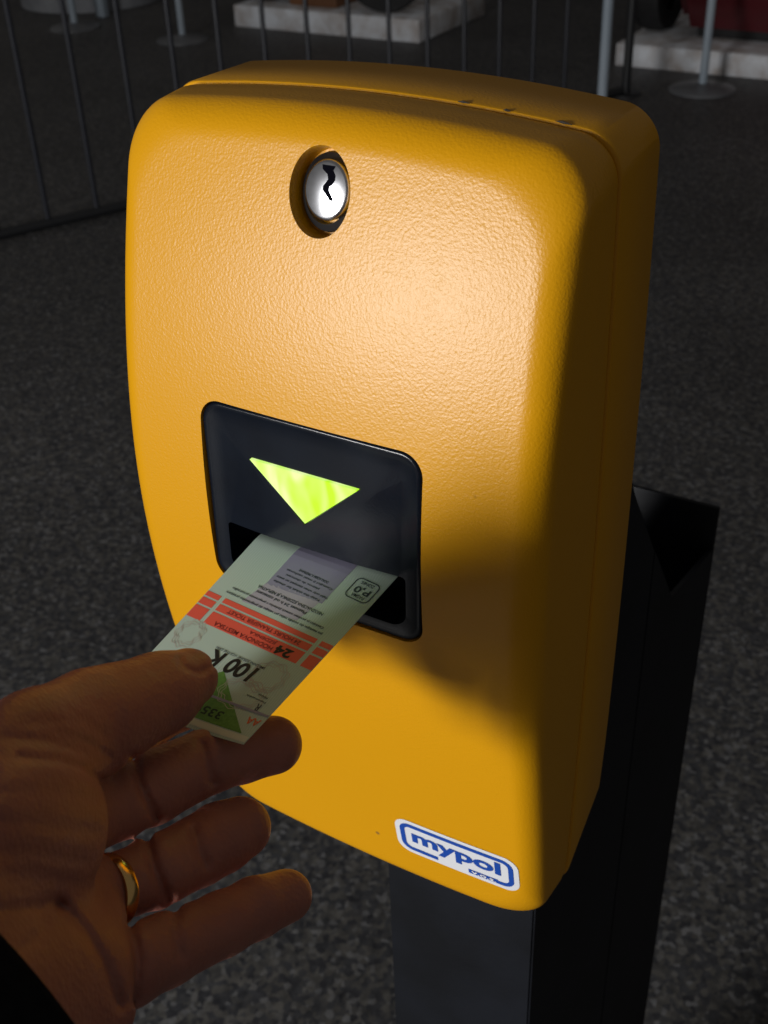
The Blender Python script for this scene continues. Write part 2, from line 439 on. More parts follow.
# ------------------------------------------------------------------ sticker
def flat_poly_mesh(bm, loops, conv, th=0.0):
    pass
def text_mesh(s, size, bold=0.0, spacing=1.0, shear=0.0, xs=1.0):
    cu = bpy.data.curves.new('t', 'FONT'); cu.body = s; cu.size = size; cu.offset = bold*size
    cu.space_character = spacing; cu.shear = shear; cu.resolution_u = 4
    o = bpy.data.objects.new('t', cu); C.objects.link(o)
    dg = bpy.context.evaluated_depsgraph_get(); dg.update()
    me = bpy.data.meshes.new_from_object(o.evaluated_get(dg))
    bpy.data.objects.remove(o); bpy.data.curves.remove(cu)
    xs_ = [v.co.x for v in me.vertices]; ys = [v.co.y for v in me.vertices]
    return me, min(xs_), max(xs_), min(ys), max(ys)
def put_text(bm, s, x0, x1, y0, y1, conv, bold=0.0, shear=0.0, sub=0):
    """text fitted into the box x0..x1, y0..y1 of a surface chart conv(x, y)"""
    me, a, b, c, d = text_mesh(s, .01, bold, 1.0, shear)
    sx = (x1-x0)/(b-a); sy = (y1-y0)/(d-c)
    t = bmesh.new(); t.from_mesh(me); bpy.data.meshes.remove(me)
    if sub:
        bmesh.ops.triangulate(t, faces=t.faces); bmesh.ops.subdivide_edges(t, edges=t.edges, cuts=sub, use_grid_fill=True)
    for v in t.verts:
        v.co = conv(x0+(v.co.x-a)*sx, y0+(v.co.y-c)*sy)
    m2 = bpy.data.meshes.new('x'); t.to_mesh(m2); t.free(); bm.from_mesh(m2); bpy.data.meshes.remove(m2)
def strip(bm, outer, inner, conv, closed=True):
    A = [bm.verts.new(conv(*p)) for p in outer]; B = [bm.verts.new(conv(*p)) for p in inner]
    n = len(outer)
    for i in range(n if closed else n-1): bm.faces.new((A[i], A[(i+1) % n], B[(i+1) % n], B[i]))
def quadgrid(bm, x0, x1, y0, y1, nx, ny, conv):
    V = [[bm.verts.new(conv(x0+(x1-x0)*i/nx, y0+(y1-y0)*j/ny)) for i in range(nx+1)] for j in range(ny+1)]
    for j in range(ny):
        for i in range(nx): bm.faces.new((V[j][i], V[j][i+1], V[j+1][i+1], V[j+1][i]))
SW, SH = .0572, .0236             # sticker size
SX, SZ = .0194, -.1398            # its lower left corner
SROT = math.radians(0.5)
def stick(off):
    def f(x, y):
        X = SX + x*math.cos(SROT) - y*math.sin(SROT); Z = SZ + x*math.sin(SROT) + y*math.cos(SROT)
        return Vector((X, surf(X, Z, off), Z+ZB))
    return f
def fill_rr(bm, x0, x1, y0, y1, r, conv, n=8, rings=6):
    """rounded rectangle as rings that shrink to a line, so it can bend with a surface"""
    prev = None
    h = min(x1-x0, y1-y0)/2
    for k in range(rings+1):
        s = h*.98*k/rings
        P = rrect(x0+s, x1-s, y0+s, y1-s, max(r-s, .00005), n)
        # more points along the long sides
        Q = []
        for i in range(len(P)):
            a, b = P[i], P[(i+1) % len(P)]
            L = math.hypot(b[0]-a[0], b[1]-a[1]); Q.append(a)
        long = []
        for i in range(len(P)):
            a, b = P[i], P[(i+1) % len(P)]; long.append(a)
            if i % (n+1) == n:
                for q in range(1, 16): long.append((a[0]+(b[0]-a[0])*q/16, a[1]+(b[1]-a[1])*q/16))
        ring = [bm.verts.new(conv(*p)) for p in long]
        if prev:
            m = len(ring)
            for i in range(m): bm.faces.new((prev[i], prev[(i+1) % m], ring[(i+1) % m], ring[i]))
        prev = ring
    bm.faces.new(prev)
sticker = empty('sticker_root'); bpy.data.objects.remove(sticker)
bm = bmesh.new(); fill_rr(bm, 0, SW, 0, SH, .0066, stick(.00025))
sticker = finish(bm, 'maker_sticker', M['white'], validator, angle=60)
sticker['label'] = 'white rounded sticker with blue frame and lettering'
def densify(P, step=.002, closed=True):
    out = []
    n = len(P)
    for i in range(n if closed else n-1):
        a, b = P[i], P[(i+1) % n]; k = max(1, int(math.hypot(b[0]-a[0], b[1]-a[1])/step))
        for q in range(k): out.append((a[0]+(b[0]-a[0])*q/k, a[1]+(b[1]-a[1])*q/k))
    if not closed: out.append(P[-1])
    return out
# frame: open rounded outline, from the lower left end round the top to the lower right end
bm = bmesh.new()
def arcp(cx, cy, r, a0, a1, n=10): return [(cx+r*math.cos(math.radians(a0+(a1-a0)*k/n)), cy+r*math.sin(math.radians(a0+(a1-a0)*k/n))) for k in range(n+1)]
def frame_path(e):
    x0, x1, y0, y1 = .0023+e, SW-.0023-e, .0023+e, SH-.0022-e; r = .0052-e
    P = [(.0195, y0)] + arcp(x0+r, y0+r, r, 270, 180) + arcp(x0+r, y1-r, r, 180, 90) + arcp(x1-r, y1-r, r, 90, 0) + arcp(x1-r, y0+r, r, 0, -90) + [(.0435, y0)]
    return P
O = frame_path(0); I = frame_path(.0023)
def dens2(O, I):
    o2, i2 = [], []
    for k in range(len(O)-1):
        L = math.hypot(O[k+1][0]-O[k][0], O[k+1][1]-O[k][1]); m = max(1, int(L/.0015))
        for q in range(m):
            f = q/m
            o2.append((O[k][0]+(O[k+1][0]-O[k][0])*f, O[k][1]+(O[k+1][1]-O[k][1])*f)); i2.append((I[k][0]+(I[k+1][0]-I[k][0])*f, I[k][1]+(I[k+1][1]-I[k][1])*f))
    o2.append(O[-1]); i2.append(I[-1]); return o2, i2
O, I = dens2(O, I)
strip(bm, O, I, stick(.0004), closed=False)
quadgrid(bm, .0340, .0475, .0023, .0051, 8, 1, stick(.0004))
finish(bm, 'sticker_frame', M['blue'], sticker, smooth=False)
bm = bmesh.new(); put_text(bm, 'mypol', .0078, .0492, .0064, .0180, stick(.00045), bold=.034, sub=3)
finish(bm, 'sticker_lettering', M['blue'], sticker, smooth=False)
bm = bmesh.new(); put_text(bm, 'v.o.s.', .0354, .0468, .0028, .0047, stick(.0006), bold=.02, sub=1)
finish(bm, 'small_sticker_lettering', M['white'], sticker, smooth=False)

# ------------------------------------------------------------------ post
post = empty('validator_post', (0, .20, 0))
tag(post, 'black painted steel post carrying the yellow ticket validator', 'post')
def wall_poly(bm, poly, x0, x1): add_prism(bm, poly, 0, x0, x1)
t_ = .003
bm = bmesh.new()
prof = [(.060, 0), (.2115, 0), (.2115, ZB-.125), (.1643, ZB-.061), (.130, ZB+.0), (.060, ZB+.0)]
add_prism(bm, prof, 0, -.047, .047)
bmesh.ops.bevel(bm, geom=bm.edges[:], offset=.0012, segments=2, affect='EDGES')
finish(bm, 'front_channel', M['post'], post, angle=30)
bm = bmesh.new()
side = [(.2125, 0), (.352, 0), (.352, ZB-.214), (.2608, ZB-.1928), (.2125, ZB-.127)]
for sx in (-1, 1):
    a, b = sorted((sx*.047, sx*(.047-t_))); add_prism(bm, side, 0, a, b)
finish(bm, 'side_plate', M['post'], post, smooth=False)
bm = bmesh.new(); add_box(bm, -.047, .047, .3523, .3560, 0, ZB-.180, .0006)
finish(bm, 'back_plate', M['post'], post)
bm = bmesh.new(); add_box(bm, -.0435, .0435, .214, .352, ZB-.30, ZB-.295)
finish(bm, 'inner_shelf', M['post'], post, smooth=False)
bm = bmesh.new(); add_box(bm, -.085, .085, .03, .39, 0, .008, .002)
finish(bm, 'base_plate', M['post'], post)

# ------------------------------------------------------------------ ticket
ph = .09
TU = Vector((math.cos(ph), -math.sin(ph), 0)); TV = Vector((-math.sin(ph), -math.cos(ph), 0)); TB = Vector((-.0256, -.052, ZB))
def tzl(v): return .0225-.262*v+.19*v*v
def tzr(v): return .0249-.157*v+.1*v*v
def TS(u, v, off=0.0):
    k = u/.0594
    w = v + .0054*k
    vl = max(v, 0); vr = max(v+.0054, 0)
    z = (1-k)*tzl(vl) + k*tzr(vr)
    z -= .0016*4*k*(1-k)*max(0, (v-.05)/.03)**2
    return TB + TU*u + TV*v + Vector((0, 0, z+off))
def near_v(u):            # the near edge
    k = u/.0594
    return .0782 - .0016*k + .0
bm = bmesh.new()
nu, nv = 26, 44
top, bot = [], []
for j in range(nv+1):
    rt, rb = [], []
    for i in range(nu+1):
        u = .0594*i/nu; v0 = -.0155; v1 = near_v(u)
        v = v0 + (v1-v0)*j/nv
        rt.append(bm.verts.new(TS(u, v))); rb.append(bm.verts.new(TS(u, v, -.00022)))
    top.append(rt); bot.append(rb)
for j in range(nv):
    for i in range(nu):
        bm.faces.new((top[j][i], top[j][i+1], top[j+1][i+1], top[j+1][i])); bm.faces.new((bot[j][i], bot[j+1][i], bot[j+1][i+1], bot[j][i+1]))
for j in range(nv):
    for i in (0, nu): bm.faces.new((top[j][i], top[j+1][i], bot[j+1][i], bot[j][i]))
for i in range(nu):
    for j in (0, nv): bm.faces.new((top[j][i], top[j][i+1], bot[j][i+1], bot[j][i]))
ticket = finish(bm, 'transfer_ticket', M['paper'], None, angle=50)
tag(ticket, 'pale green paper ticket with red bands held in the slot of the yellow validator', 'ticket')
SHR = .055
def tc_(off, shear=SHR):
    # chart in millimetres: x = u, y = v
    def f(x, y):
        return TS(x/1000, y/1000 + shear*x/1000, off)
    return f
def tt_(off, shear=SHR):
    # text chart: text runs towards -u, its top points towards the near end
    def f(x, y):
        return TS(-x/1000, y/1000 - shear*x/1000, off)
    return f
OF = .00007
def ink(name, mat, build):
    bm = bmesh.new(); build(bm)
    return finish(bm, name, mat, ticket, smooth=False)
def pol(bm, pts, conv, n=10):
    # quad patch, 4 corners bilinear
    a, b, c, d = pts
    V = [[bm.verts.new(conv((1-s)*((1-t)*a[0]+t*d[0])+s*((1-t)*b[0]+t*c[0]), (1-s)*((1-t)*a[1]+t*d[1])+s*((1-t)*b[1]+t*c[1]))) for s in [i/n for i in range(n+1)]] for t in [j/n for j in range(n+1)]]
    for j in range(n):
        for i in range(n):
            try: bm.faces.new((V[j][i], V[j][i+1], V[j+1][i+1], V[j+1][i]))
            except Exception: pass
ink('printed_purple_field', M['ink_purple'], lambda bm: pol(bm, ((18.3, -9), (43.2, -9), (43.2, 16.5), (18.3, 17)), tc_(OF, 0)))
ink('printed_lilac_field', M['ink_lilac'], lambda bm: pol(bm, ((18.3, 16.2), (42.4, 14.8), (40, 26.5), (15.5, 27)), tc_(OF, 0)))
def bands(bm):
    for (v0, v1) in ((27.6, 29.7), (30.5, 33.4), (34.2, 39.6)):
        for (u0, u1) in ((.15, 6.9), (8.8, 52.4), (54.3, 59.3)):
            quadgrid(bm, u0, u1, v0, v1, 12, 2, tc_(OF))
ink('printed_red_band', M['ink_red'], bands)
def txt(lines, name, mat, bold=.02, off=OF*2, shear=SHR, slant=0.0):
    def b(bm):
        for s, uR, uL, v0, v1 in lines:      # text starts at the large u and ends at the small u
            put_text(bm, s, -uR, -uL, v0, v1, tt_(off, shear), bold, slant)
    return ink(name, mat, b)
txt([('DOKLADEM K PREPRAVE', 39, 25.5, 4.8, 5.9), ('Cestujici ji musi uschovat', 42.5, 21, 6.6, 7.8), ('platnou do ukonceni', 38, 22.5, 8.7, 9.8),
     ('Valid only when stamped on entry', 43.8, 19.5, 10.7, 11.9), ('Keep the ticket for checks', 41.5, 20, 12.8, 14.0),
     ('NEOZNACENA JIZDENKA JE NEPLATNA', 46.8, 16.4, 17.0, 18.7), ('Platnost 24 h od oznaceni', 41, 17.5, 19.6, 20.9),
     ('Cestujici je povinen oznacit jizdenku v prepravnim prostredku', 51, 8.0, 22.1, 23.4), ('po nastupu do vozidla nebo pri vstupu do prepravniho prostoru', 52.2, 7.0, 24.4, 25.8)],
    'printed_small_lettering', M['ink_dark'], .022)
txt([('24 HOURS TRANSFER TICKET', 48, 14.0, 31.1, 32.7), ('JIZDENKA', 40.4, 28, 34.7, 36.4), ('HODINOVA MESTSKA', 40.6, 13.0, 37.3, 39.1)], 'printed_band_lettering', simple('ink_maroon', (.22, .02, .02), .5), .01)
txt([('24', 48.6, 41.6, 35.6, 39.3)], 'printed_hours_number', M['ink_black'], .045)
txt([('SMLUVNI JIZDNE VCETNE DPH', 44.2, 21.5, 45.2, 46.5)], 'printed_fare_note', M['ink_dark'], .01)
txt([('100 K', 42.8, 21.3, 46.7, 53.3)], 'printed_price', M['ink_black'], .03, slant=.12)
txt([('PRAHA', 53.8, 49.6, 55.0, 55.8), ('Dopravni podnik', 54.5, 46.0, 56.7, 57.6)], 'printed_issuer_note', M['ink_dark'], .015)
txt([('R', 54.0, 52.3, 58.4, 61.2)], 'printed_letter', M['ink_dark'], .02)
def rbox(bm):
    strip(bm, densify(rrect(50.4, 55.0, 57.8, 61.8, .8), 1.5), densify(rrect(50.4, 55.0, 57.8, 61.8, .8), 1.5), tc_(OF*2))
def stamp(bm):
    O_ = rrect(47.3, 57.6, -2.3, 7.4, 2.2, 8); I_ = rrect(47.7, 57.2, -1.9, 7.0, 1.8, 8)
    strip(bm, O_, I_, tc_(OF*2))
ink('printed_zone_frame', M['ink_dark'], stamp)
txt([('P,0', 55.8, 49.2, 1.0, 4.4)], 'printed_zone_sign', M['ink_dark'], .02)
txt([('PASMA', 55.3, 49.7, 4.9, 6.3), ('ZONES', 55.3, 49.7, -1.2, .2)], 'printed_zone_lettering', M['ink_dark'], .012)
def tri(bm):
    a = (31.5, 54.6); b = (55.6, 73.2); c = (10, 73.6)
    n = 14; rows = []
    for j in range(n+1):
        t = j/n; L = (a[0]+(c[0]-a[0])*t, a[1]+(c[1]-a[1])*t); R = (a[0]+(b[0]-a[0])*t, a[1]+(b[1]-a[1])*t)
        rows.append([bm.verts.new(tc_(OF, 0)(L[0]+(R[0]-L[0])*i/n, L[1]+(R[1]-L[1])*i/n)) for i in range(n+1)])
    for j in range(n):
        for i in range(n):
            q = (rows[j][i], rows[j][i+1], rows[j+1][i+1], rows[j+1][i])
            try: bm.faces.new(q)
            except Exception: pass
    bmesh.ops.remove_doubles(bm, verts=bm.verts, dist=1e-7)
ink('printed_green_triangle', M['ink_green'], tri)
ink('printed_rule', M['ink_purple'], lambda bm: quadgrid(bm, .3, 59.2, 64.2, 65.1, 16, 1, tc_(OF*2, -.004)))
ink('printed_margin', M['ink_white'], lambda bm: quadgrid(bm, .1, 59.3, 73.9, 76.2, 20, 1, tc_(OF*1.5, -.004)))
txt([('AA', 58.4, 53.2, 66.6, 69.4)], 'printed_series_letters', simple('ink_orange', (.80, .16, .05), .5), .02, shear=.0)
txt([('335902', 44.2, 26.5, 68.2, 71.4)], 'printed_serial_number', simple('ink_dark_green', (.02, .05, .02), .5), .02, shear=0)
def rosette(bm):
    for (cu, cv, ru, rv) in ((7.5, 46, 5.5, 6.0), (47.5, 51, 7.0, 6.5), (44, 60, 9, 6)):
        for q in range(3):
            n = 40; e = q*.9
            def P(rr): return [(cu+(ru-e+rr+.5*math.sin(k*2*math.pi*9/n+q))*math.cos(2*math.pi*k/n), cv+(rv-e+rr+.5*math.sin(k*2*math.pi*9/n+q))*math.sin(2*math.pi*k/n)) for k in range(n)]
            A, B = P(0), P(.22)
            strip(bm, [(min(max(a, .2), 59.2), b) for a, b in A], [(min(max(a, .2), 59.2), b) for a, b in B], tc_(OF*1.2, 0))
ink('printed_rosette', M['ink_pink'], rosette)

# ------------------------------------------------------------------ hand (one continuous body)
def cp(px, py, d):              # a point seen at px, py at distance d along the view axis
    return np.array([(px-384)/F*d, (py-512)/F*d, d])
def to_world(P): return CAM + RT*float(P[0]) + DN*float(P[1]) + FW*float(P[2])
def smin(a, b, k):
    h = np.clip(.5+.5*(b-a)/k, 0, 1); return b*(1-h)+a*h - k*h*(1-h)
def cone(P, a, b, ra, rb):
    ab = b-a; t = np.clip(((P-a)@ab)/(ab@ab), 0, 1)
    d = np.sqrt((((P-a)-t[:, None]*ab)**2).sum(1))
    return d - (ra+(rb-ra)*t)
def chain(P, js, k=.004):
    d = None
    for (p, r), (q, s) in zip(js[:-1], js[1:]):
        c = cone(P, p, q, r, s); d = c if d is None else smin(d, c, k)
    return d
def ell(P, c, ax, r):
    # ellipsoid, ax = 3 orthonormal rows
    q = (P-c)@ax.T/np.array(r); l = np.sqrt((q**2).sum(1))
    return (l-1)*min(r)*np.where(l > 0, 1, 1)
def J(px, py, d, rpx): return (cp(px, py, d), rpx*d/F)
fingers = {
 'index':  [J(70, 800, .330, 36), J(100, 758, .364, 30), J(150, 722, .390, 26), J(180, 706, .402, 25), J(200, 695, .405, 24)],
 'middle': [J(45, 835, .325, 42), J(120, 801, .350, 40), J(150, 788, .359, 39), J(212, 759, .374, 34), J(240, 751, .381, 33), J(273, 745, .387, 30)],
 'ring':   [J(45, 905, .312, 40), J(125, 884, .335, 35), J(155, 872, .344, 38), J(198, 851, .358, 36), J(220, 838, .364, 36), J(240, 828, .369, 32)],
 'little': [J(60, 985, .300, 46), J(125, 967, .315, 44), J(165, 950, .326, 38), J(222, 924, .343, 33), J(255, 908, .353, 31), J(286, 896, .363, 27)],
}
thumb = [J(-15, 905, .295, 70), J(40, 752, .318, 60), J(92, 722, .333, 50), J(125, 708, .343, 42), J(158, 694, .355, 38), J(188, 678, .366, 30)]
creases = [  # polyline in view pixels, depth, width(px)
 ([(58,733),(75,738),(92,744),(107,756)], .0011, 4), ([(6,738),(27,739),(52,742),(84,752)], .0010, 4), ([(20,757),(37,759),(62,761),(83,768),(102,781)], .0012, 4),
 ([(30,722),(62,721),(83,722),(104,736)], .0007, 4), ([(69,711),(90,720)], .0005, 4),
 ([(133,758),(141,788),(156,816)], .0022, 5), ([(202,745),(207,765),(214,782)], .0015, 5),
 ([(147,836),(153,865),(168,898)], .0022, 5), ([(194,830),(199,850),(206,864)], .0014, 5),
 ([(176,912),(174,930),(180,955)], .0014, 6), ([(130,925),(138,958),(134,1000)], .0018, 6),
 ([(58,903),(72,916),(85,930),(105,965),(120,1005)], .0022, 6), ([(-10,910),(25,909),(60,902)], .0014, 6),
 ([(-5,792),(45,790),(95,800)], .0005, 6), ([(-5,822),(45,824),(95,832)], .0006, 6), ([(-5,852),(40,852),(85,862)], .0006, 6), ([(-5,876),(40,876),(72,882)], .0005, 6),
 ([(180,659),(184,667),(197,673),(209,669),(216,662)], .0011, 3), ([(20,948),(38,938),(45,925),(40,912)], .0010, 6),
]
def hand_sdf(P):
    d = None
    u0 = P[:, 0]/P[:, 2]*F+384
    sh = .00034*np.sqrt(np.maximum(122-np.maximum(u0, -5), 0)**2 + 400) - .0068     # the heel of the hand lies nearer than the fingers
    P = P*((P[:, 2]+np.maximum(sh, 0))/P[:, 2])[:, None]
    # palm slab
    palm = chain(P, [J(-20, 960, .302, 95), J(45, 900, .327, 62)], .01)
    heel = chain(P, [J(28, 1060, .286, 64), J(66, 985, .299, 50), J(80, 925, .317, 44)], .01)
    then = ell(P, cp(40, 828, .304), np.eye(3), (66*.304/F, 86*.304/F, .019))
    fore = chain(P, [J(5, 1010, .292, 104), J(-240, 1330, .25, 112)], .01)
    web = chain(P, [J(50, 800, .325, 45), J(92, 798, .352, 32)], .008)
    d = smin(palm, heel, .006); d = smin(d, fore, .02); d = smin(d, web, .008)
    d = smin(d, then, .006)
    base = d
    for name, js in fingers.items():
        c = chain(P, [(a, b*(.905+.07*i/(len(js)-1))) for i, (a, b) in enumerate(js)], .002)
        d = np.minimum(d, smin(base, c, .0030))
    th = chain(P, thumb, .006)
    d = smin(d, th, .004)
    u = P[:, 0]/P[:, 2]*F+384; v = P[:, 1]/P[:, 2]*F+512
    near = np.abs(d) < .004
    idx = np.where(near)[0]
    uu, vv, zz = u[idx], v[idx], P[idx, 2]
    add = np.zeros(len(idx))
    for poly, dep, w in creases:
        best = np.full(len(idx), 1e9)
        for (x0, y0), (x1, y1) in zip(poly[:-1], poly[1:]):
            ax, ay = x1-x0, y1-y0; t = np.clip(((uu-x0)*ax+(vv-y0)*ay)/(ax*ax+ay*ay), 0, 1)
            best = np.minimum(best, np.hypot(uu-x0-t*ax, vv-y0-t*ay))
        add += dep*np.exp(-(best/w)**2)
    d[idx] += add
    return d
def surface_nets(lo, hi, h, fn):
    n = np.ceil((hi-lo)/h).astype(int)+1
    xs = [lo[i]+h*np.arange(n[i]) for i in range(3)]
    G = np.empty(n)
    for k in range(n[2]):
        X, Y = np.meshgrid(xs[0], xs[1], indexing='ij')
        P = np.stack([X.ravel(), Y.ravel(), np.full(X.size, xs[2][k])], 1)
        G[:, :, k] = fn(P).reshape(X.shape)
    S = G < 0
    c = [G[i:n[0]-1+i, j:n[1]-1+j, k:n[2]-1+k] for i in (0, 1) for j in (0, 1) for k in (0, 1)]
    cs = np.stack([a < 0 for a in c]); act = cs.any(0) & ~cs.all(0)
    I = np.argwhere(act); ids = -np.ones(act.shape, int); ids[act] = np.arange(len(I))
    corners = np.array([(i, j, k) for i in (0, 1) for j in (0, 1) for k in (0, 1)])
    vals = np.stack([a[act] for a in c], 1)
    acc = np.zeros((len(I), 3)); cnt = np.zeros(len(I))
    for a in range(8):
        for b in range(a+1, 8):
            if np.abs(corners[a]-corners[b]).sum() != 1: continue
            va, vb = vals[:, a], vals[:, b]; m = (va < 0) != (vb < 0)
            t = np.where(m, va/np.where(m, va-vb, 1), 0)
            p = corners[a]+t[:, None]*(corners[b]-corners[a])
            acc[m] += p[m]; cnt[m] += 1
    V = lo + h*(I + acc/cnt[:, None])
    F_ = []
    for ax in range(3):
        b, c2 = [(1, 2), (2, 0), (0, 1)][ax]
        s0 = [slice(None)]*3; s1 = [slice(None)]*3; s0[ax] = slice(0, n[ax]-1); s1[ax] = slice(1, n[ax])
        ch = S[tuple(s0)] != S[tuple(s1)]
        E = np.argwhere(ch)
        E = E[(E[:, b] > 0) & (E[:, c2] > 0) & (E[:, b] < n[b]-1) & (E[:, c2] < n[c2]-1)]
        inside = S[tuple(E.T)]
        def idx(db, dc):
            q = E.copy(); q[:, b] -= db; q[:, c2] -= dc; return ids[tuple(q.T)]
        Q = np.stack([idx(0, 0), idx(1, 0), idx(1, 1), idx(0, 1)], 1)
        Q[inside] = Q[inside][:, ::-1]
        F_.append(Q)
    return V, np.concatenate(F_)
person = empty('person', tuple(to_world(cp(20, 960, .32))))
tag(person, "person's left hand in a black sleeve pushing the ticket into the yellow validator", 'person')
lo = np.array([-.130, .026, .195]); hi = np.array([-.010, .185, .425])
V, Q = surface_nets(lo, hi, .00085, hand_sdf)
me = bpy.data.meshes.new('hand')
me.from_pydata([to_world(p) for p in V], [], Q.tolist()); me.update()
bmh = bmesh.new(); bmh.from_mesh(me)
bmesh.ops.remove_doubles(bmh, verts=bmh.verts, dist=1e-6)
bmesh.ops.recalc_face_normals(bmh, faces=bmh.faces)
for _ in range(2): bmesh.ops.smooth_vert(bmh, verts=bmh.verts, factor=.5, use_axis_x=True, use_axis_y=True, use_axis_z=True)
bmh.to_mesh(me); bmh.free(); me.shade_smooth(); me.materials.append(M['skin'])
hand = bpy.data.objects.new('hand', me); C.objects.link(hand); hand.parent = person
hand.matrix_parent_inverse = Matrix.Translation(-Vector(person.location))

# sleeve: a cloth tube with a rolled cuff edge, running back along the forearm
ax = (np.array([-.60, .50, -.62])); ax = ax/np.linalg.norm(ax)
c0 = cp(-18, 1012, .258)
bm = bmesh.new()
prof = [(.0375, -.004), (.0390, -.0045), (.0398, -.003), (.0402, .0), (.0415, .02), (.0470, .06), (.0500, .12), (.0560, .20), (.0620, .30), (.0630, .36), (.058, .363)]
wa = Vector(to_world(ax) - CAM).normalized(); w1 = wa.cross(Vector((0, 0, 1))).normalized(); w2 = wa.cross(w1)
o0 = to_world(c0); n = 64; rings = []
for r, s in prof:
    ring = []
    for k in range(n):
        a = 2*math.pi*k/n
        rr = r*(1 + .018*math.sin(3*a+s*40) + .012*math.sin(7*a-s*70)*min(1, s/.02 if s > 0 else 0))
        ring.append(bm.verts.new(o0 + wa*s + w1*(rr*math.cos(a)) + w2*(rr*math.sin(a))))
    rings.append(ring)
for A, B in zip(rings[:-1], rings[1:]):
    for i in range(n): bm.faces.new((A[i], A[(i+1) % n], B[(i+1) % n], B[i]))
bm.faces.new(rings[-1])
finish(bm, 'sleeve', M['cloth'], person, angle=60)

# thumb nail
tn0, tn1 = thumb[-2][0], thumb[-1][0]
td = (tn1-tn0)/np.linalg.norm(tn1-tn0)

# ring on the ring finger
ra, rb = fingers['ring'][0][0], fingers['ring'][1][0]
rc = cp(108, 892, .3290); rd = (fingers['ring'][1][0]-fingers['ring'][0][0]); rd /= np.linalg.norm(rd)
wd = Vector(to_world(rd) - CAM).normalized()
q = wd.to_track_quat('Z', 'Y').to_matrix().to_4x4(); q.translation = to_world(rc)
bm = bmesh.new()
R0 = .0096
add_lathe(bm, [(R0-.0004, -.0020), (R0+.0006, -.0021), (R0+.0010, -.0012), (R0+.0011, 0), (R0+.0010, .0012), (R0+.0006, .0021), (R0-.0004, .0020)], q, 64, closed=True)
gr = finish(bm, 'finger_ring', M['gold'], None, angle=50)
tag(gr, 'plain gold ring worn on the finger of the hand holding the ticket', 'ring')

# ------------------------------------------------------------------ setting: floor
bm = bmesh.new()
vs = [bm.verts.new(p) for p in ((-14, -4, 0), (8, -4, 0), (8, 14, 0), (-14, 14, 0))]
bm.faces.new(vs)
fl = finish(bm, 'floor', M['granite'], None, smooth=False); tag(fl, kind='structure')

# ------------------------------------------------------------------ fence
fA = Vector((-3.02, 2.20, 0)); fd = Vector((.43473095, .90056038, 0)); fn = Vector((-fd.y, fd.x, 0))
fence = empty('barrier_fence', tuple(fA + fd*1.5))
tag(fence, 'dark metal barrier fence of thin upright bars behind the yellow validator', 'fence')
bm = bmesh.new()
add_tube(bm, [fA - fd*2.6 + Vector((0, 0, .019)), fA + fd*3.03 + Vector((0, 0, .019))], .018, 12)
finish(bm, 'bottom_rail', M['rail'], fence)
bm = bmesh.new()
add_tube(bm, [fA - fd*2.6 + Vector((0, 0, 1.05)), fA + fd*3.03 + Vector((0, 0, 1.05))], .024, 12)
finish(bm, 'top_rail', M['rail'], fence)
bm = bmesh.new(); add_tube(bm, [(0, 0, -.51), (0, 0, .50)], .0095, 10)
bar0 = None
for k in range(-12, 14):
    s = .330 + .1813*k
    if bar0 is None:
        bar0 = finish(bm, 'bar', M['bar'], fence); b = bar0
    else:
        b = bar0.copy(); C.objects.link(b); b.parent = fence
    b.matrix_parent_inverse = Matrix(); b.location = fA + fd*s + Vector((0, 0, .545)) - Vector(fence.location)
for s in (-2.6, 3.06):
    bm = bmesh.new(); p = fA + fd*s
    add_tube(bm, [p + Vector((0, 0, .008)), p + Vector((0, 0, 1.09))], .020, 14)
    po = finish(bm, 'end_post', M['rail'], fence)
    bm = bmesh.new(); add_lathe(bm, [(.07, 0), (.07, .006), (.022, .010)], Matrix.Translation(p), 24)
    finish(bm, 'foot', M['rail'], po)

# ------------------------------------------------------------------ stanchions
def stanchion(x, y, label, lean=0.0, r=.019, R=.150):
    e = empty('stanchion_post', (x, y, 0)); tag(e, label, 'stanchion', 'grey barrier posts on round bases')
    bm = bmesh.new(); add_lathe(bm, [(R, 0), (R, .006), (R-.008, .011), (R*.45, .022), (.030, .028), (.024, .032)], Matrix.Translation((x, y, 0)), 48)
    finish(bm, 'base_disc', M['disc'], e)
    bm = bmesh.new(); add_tube(bm, [(x, y, .031), (x, y, .95)], r, 18)
    finish(bm, 'pole', M['pole'], e)
    bm = bmesh.new(); add_lathe(bm, [(.026, 0), (.030, .006), (.030, .05), (.022, .062), (.008, .066)], Matrix.Translation((x, y, .95)), 24)
    finish(bm, 'cap', M['disc'], e)
    return e
stanchion(-1.399, 5.156, 'grey barrier post on a round base in front of the dark red machine')
stanchion(-1.605, 4.44, 'pale grey barrier post rising just behind the top edge of the yellow validator', r=.021)
stanchion(-4.36, 5.10, 'thin grey barrier post on a round base behind the fence, left of the brown box')
stanchion(-5.19, 5.12, 'grey barrier post on a round base beside the curved grey rim at far left', r=.021)

# ------------------------------------------------------------------ far things
def plinth(x0, x1, y0, y1, h, label):
    bm = bmesh.new(); add_box(bm, x0, x1, y0, y1, 0, h, .006)
    o = finish(bm, 'display_platform', M['plinth'], None, angle=30); tag(o, label, 'platform', 'low white platforms along the far side'); return o
plinth(-4.30, -3.07, 5.51, 6.3, .118, 'low flaking white platform under the brown box')
plinth(-1.93, .30, 5.44, 6.6, .105, 'low flaking white platform under the dark red machine')
